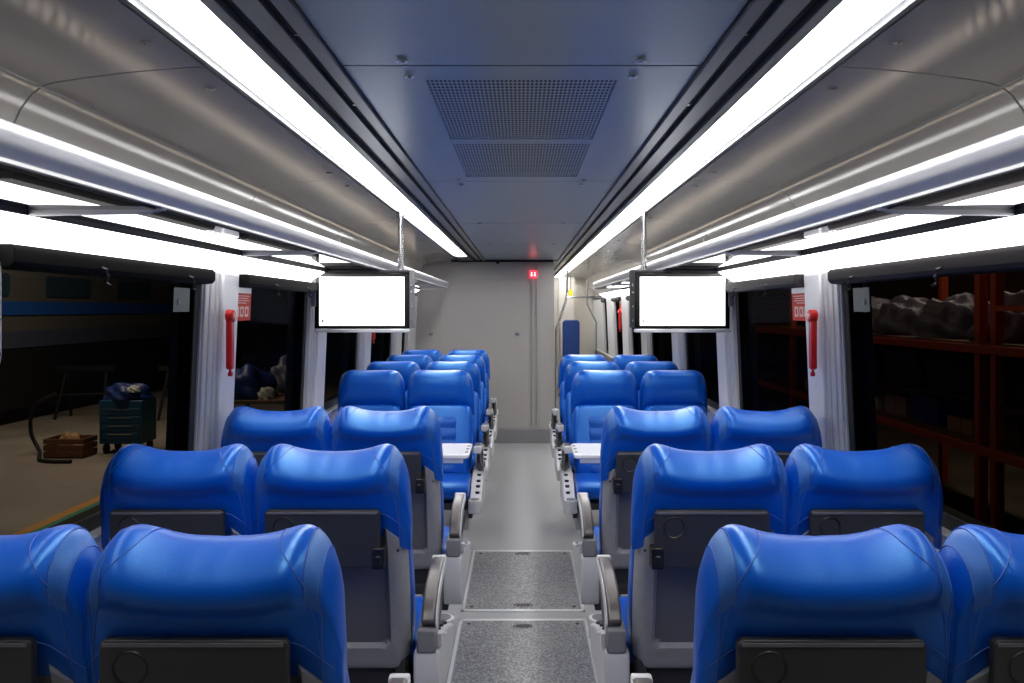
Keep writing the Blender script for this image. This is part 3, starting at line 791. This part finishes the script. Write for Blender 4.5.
# tool trolley
R = empty('tool_trolley', (-6.35, 12.6, ZG))
b = MB(); b.box(-.34, .34, -.25, .25, .16, .85); b.build('cabinet', 'cart', R, bevel=.015)
for k in range(4):
    b = MB(); b.box(-.30, .30, -.262, -.25, .62-.13*k, .73-.13*k); d = b.build('drawer', 'cart', R, bevel=.006)
    b = MB(); b.box(-.2, .2, -.275, -.262, .70-.13*k, .715-.13*k); b.build('handle', 'steel', d)
for sx in (-1, 1):
    b = MB(); b.disc((sx*.26, -.18, .08), .08, 'x', .04, 14); b.disc((sx*.26, .18, .08), .08, 'x', .04, 14); b.build('caster', 'rubber', R)
tag(R, 'dark blue tool trolley on the workshop floor beyond the big left window', 'trolley')
def lump(name, loc, sx, sy, sz, m, label, cat, seed=1, group=None):
    rnd = random.Random(seed); bm = bmesh.new(); bmesh.ops.create_icosphere(bm, subdivisions=4, radius=1)
    ph = [rnd.uniform(0, 6) for _ in range(6)]
    for q in bm.verts:
        d = q.co.normalized(); r = 1+.12*math.sin(5*d.x+ph[0])*math.cos(4*d.y+ph[1])+.08*math.sin(9*d.z+7*d.x+ph[2])+.05*math.sin(15*d.y+ph[3])
        q.co = Vector((d.x*sx*r, d.y*sy*r, max(d.z*sz*r, -.15*sz)))
    me = bpy.data.meshes.new(name); bm.to_mesh(me); bm.free(); me.materials.append(M[m])
    for p in me.polygons: p.use_smooth = True
    o = bpy.data.objects.new(name, me); C.objects.link(o); o.location = (loc[0], loc[1], loc[2]+.15*sz)
    return tag(o, label, cat, group)
lump('tarpaulin', (-6.35, 12.6, ZG+.85), .36, .28, .22, 'tarp', 'crumpled blue tarpaulin on top of the tool trolley', 'tarpaulin', 3)
lump('rag', (-6.18, 12.42, ZG+.98), .1, .08, .09, 'cloth', 'small pale rag on the blue tarpaulin on the trolley', 'rag', 4)
# crate
R = empty('wooden_crate', (-7.05, 12.2, ZG)); b = MB()
for k in range(3):
    for s in (-1, 1): b.box(-.3, .3, s*.2-.012, s*.2+.012, .02+.1*k, .10+.1*k); b.box(s*.3-.012, s*.3+.012, -.2, .2, .02+.1*k, .10+.1*k)
b.box(-.3, .3, -.2, .2, 0, .02); b.build('crate_body', 'wood', R, bevel=.004)
tag(R, 'low brown wooden crate on the floor beside the blue tool trolley', 'crate')
lump('cloth_bundle', (-7.05, 12.2, ZG+.022), .2, .14, .3, 'card', 'tan bundle inside the low wooden crate', 'bundle', 9)
def trestle(x, y, label):
    R = empty('trestle', (x, y, ZG)); 
    for s in (-1, 1):
        b = MB(); b.tube([(s*.5, -.3, 0), (s*.42, 0, 1.0)], .03, 8); b.build('leg', 'rubber', R)
        b = MB(); b.tube([(s*.5, .3, 0), (s*.42, 0, 1.0)], .03, 8); b.build('leg', 'rubber', R)
    b = MB(); b.box(-.6, .6, -.06, .06, 1.0, 1.1); b.tube([(-.46, -.15, .5), (.46, .15, .5)], .02, 8); b.build('beam', 'rubber', R)
    tag(R, label, 'trestle', 'black workshop trestles')
trestle(-7.0, 16.4, 'black trestle on the workshop floor just left of the nearest left pillar')
trestle(-9.2, 16.5, 'black trestle behind the blue tool trolley outside')
def cable(pts, r, label):
    b = MB(); P = []
    for i in range(len(pts)-1):
        p0 = Vector(pts[max(i-1, 0)]); p1 = Vector(pts[i]); p2 = Vector(pts[i+1]); p3 = Vector(pts[min(i+2, len(pts)-1)])
        for k in range(6):
            t = k/6; P.append(.5*((2*p1)+(-p0+p2)*t+(2*p0-5*p1+4*p2-p3)*t*t+(-p0+3*p1-3*p2+p3)*t**3))
    P.append(Vector(pts[-1])); b.tube(P, r, 8)
    tag(b.build('hose', 'rubber'), label, 'hose', 'black workshop hoses')
cable([(-7.4, 12.4, ZG+.95), (-7.75, 12.4, ZG+.75), (-7.8, 12.4, ZG+.35), (-7.6, 12.3, ZG+.06), (-7.2, 11.7, ZG+.03), (-6.7, 11.6, ZG+.03)], .03, 'black hose looping down beside the wooden crate outside')
cable([(-6.2, 14.8, ZG+.02), (-5.6, 14.3, ZG+.02), (-5.4, 13.7, ZG+.02), (-5.9, 13.3, ZG+.02), (-5.3, 12.9, ZG+.02)], .025, 'black hose lying on the floor by the nearest left pillar')
# bench with wrapped parts seen through the second left window
R = empty('workbench', (-4.3, 13.2, ZG))
b = MB(); b.box(-.7, .7, -.9, .9, .80, .86); b.build('worktop', 'wood', R, bevel=.01)
for sx in (-1, 1):
    for sy in (-1, 1):
        b = MB(); b.box(sx*.62-.03, sx*.62+.03, sy*.8-.03, sy*.8+.03, 0, .8); b.build('leg', 'cart', R)
tag(R, 'dark workbench outside the second left window', 'workbench')
lump('tarpaulin', (-4.5, 12.8, ZG+.86), .42, .5, .42, 'tarp', 'blue tarpaulin heap on the workbench outside the second left window', 'tarpaulin', 5)
lump('rag', (-4.1, 12.5, ZG+.86), .15, .12, .16, 'cloth', 'pale cloth on the workbench outside the second left window', 'rag', 6)
lump('bag', (-4.1, 13.6, ZG+.86), .28, .3, .5, 'bag', 'grey wrapped bag at the back of the outside workbench', 'bag', 8)
# back wall of the hall
b = MB(); b.box(-18, -17.8, -5, 50, ZG, ZG+6); struct(b.build('wall_hall_left', 'concrete'))
b = MB(); b.box(11, 11.2, -5, 50, ZG, ZG+6); struct(b.build('wall_hall_right', 'wood'))

# racks on the right
XR = 4.5
R = empty('pallet_rack', (XR, 0, ZG))
for y in (3.6, 3.85, 7.42, 7.68, 10.4, 13.0, 16.2):
    for dx in (0, 1.1):
        b = MB(); b.box(dx-.02, dx+.07, y-.045, y+.045, 0, 3.6); b.build('upright', 'orange', R, bevel=.008)
for z, nm in ((1.86, 'upper'), (.87, 'lower')):
    for dx in (0, 1.1):
        b = MB(); b.box(dx-.03, dx+.03, 3.2, 16.4, z, z+.09); b.build('shelf_beam', 'orange', R, bevel=.008)
    b = MB(); b.box(0, 1.13, 3.2, 16.4, z+.09, z+.11); b.build('shelf_board', 'wood', R)
b = MB(); b.box(.02, 1.1, 3.2, 16.4, 1.37, 1.39); b.build('thin_shelf', 'rubber', R)
b = MB(); b.box(-.03, .03, 3.85, 7.4, 2.28, 2.33); b.build('cross_beam', 'orange', R)
b = MB()
for k in range(38): b.box(1.05, 1.056, 3.3+.11*k, 3.306+.11*k, 1.97, 3.4)
for k in range(13): b.box(1.05, 1.056, 3.3, 7.45, 2.0+.11*k, 2.006+.11*k)
b.build('wire_panel', 'orange', R)
tag(R, 'tall orange steel pallet rack outside the right windows', 'rack')
for i in range(11):
    y = 4.2+i*1.06
    b = MB(); hh = .43; b.prism([(-.36, 0), (.36, 0), (.42, hh), (-.42, hh)], -.45, .45, 'y'); b.prism([(-.44, hh-.05), (.44, hh-.05), (.44, hh), (-.44, hh)], -.47, .47, 'y')
    o = b.build('storage_bin', 'rubber', bevel=.01); o.location = (XR+.50, y, ZG+1.395)
    tag(o, 'black storage bin on the middle shelf of the orange rack outside', 'bin', 'black bins on the orange rack')
places = ['left end', 'second from the left end', 'third from the left end', 'middle', 'left of the double upright', 'right of the double upright']
for i in range(5):
    lump('wrapped_bundle', (XR+.5, 12.3-i*1.12, ZG+1.97), .40, .46, .42, 'bag', 'grey wrapped bundle on the orange rack top shelf, ' + places[i], 'bundle', 20+i, 'wrapped bundles on the orange rack')
for i in range(9):
    y = 12.6-i*.72; hgt = .16+.08*((i*7) % 3); m = ['card', 'wood', 'card', 'cloth', 'card', 'tarp', 'card', 'wood', 'card'][i]
    b = MB(); wv = .24+.03*(i % 3); b.box(-.3, .3, -wv, wv, 0, hgt); b.box(-.31, -.30, -.03, .03, 0, hgt)
    o = b.build('cardboard_box' if m == 'card' else 'parts_box', m, bevel=.006); o.location = (XR+.45, y, ZG+.985)
    nmc = {'card': 'tan cardboard box', 'wood': 'brown box', 'cloth': 'pale box', 'tarp': 'blue box'}[m]
    tag(o, '%s on the lower shelf of the orange rack outside' % nmc, 'box', 'boxes on the lower rack shelf, ' + nmc)
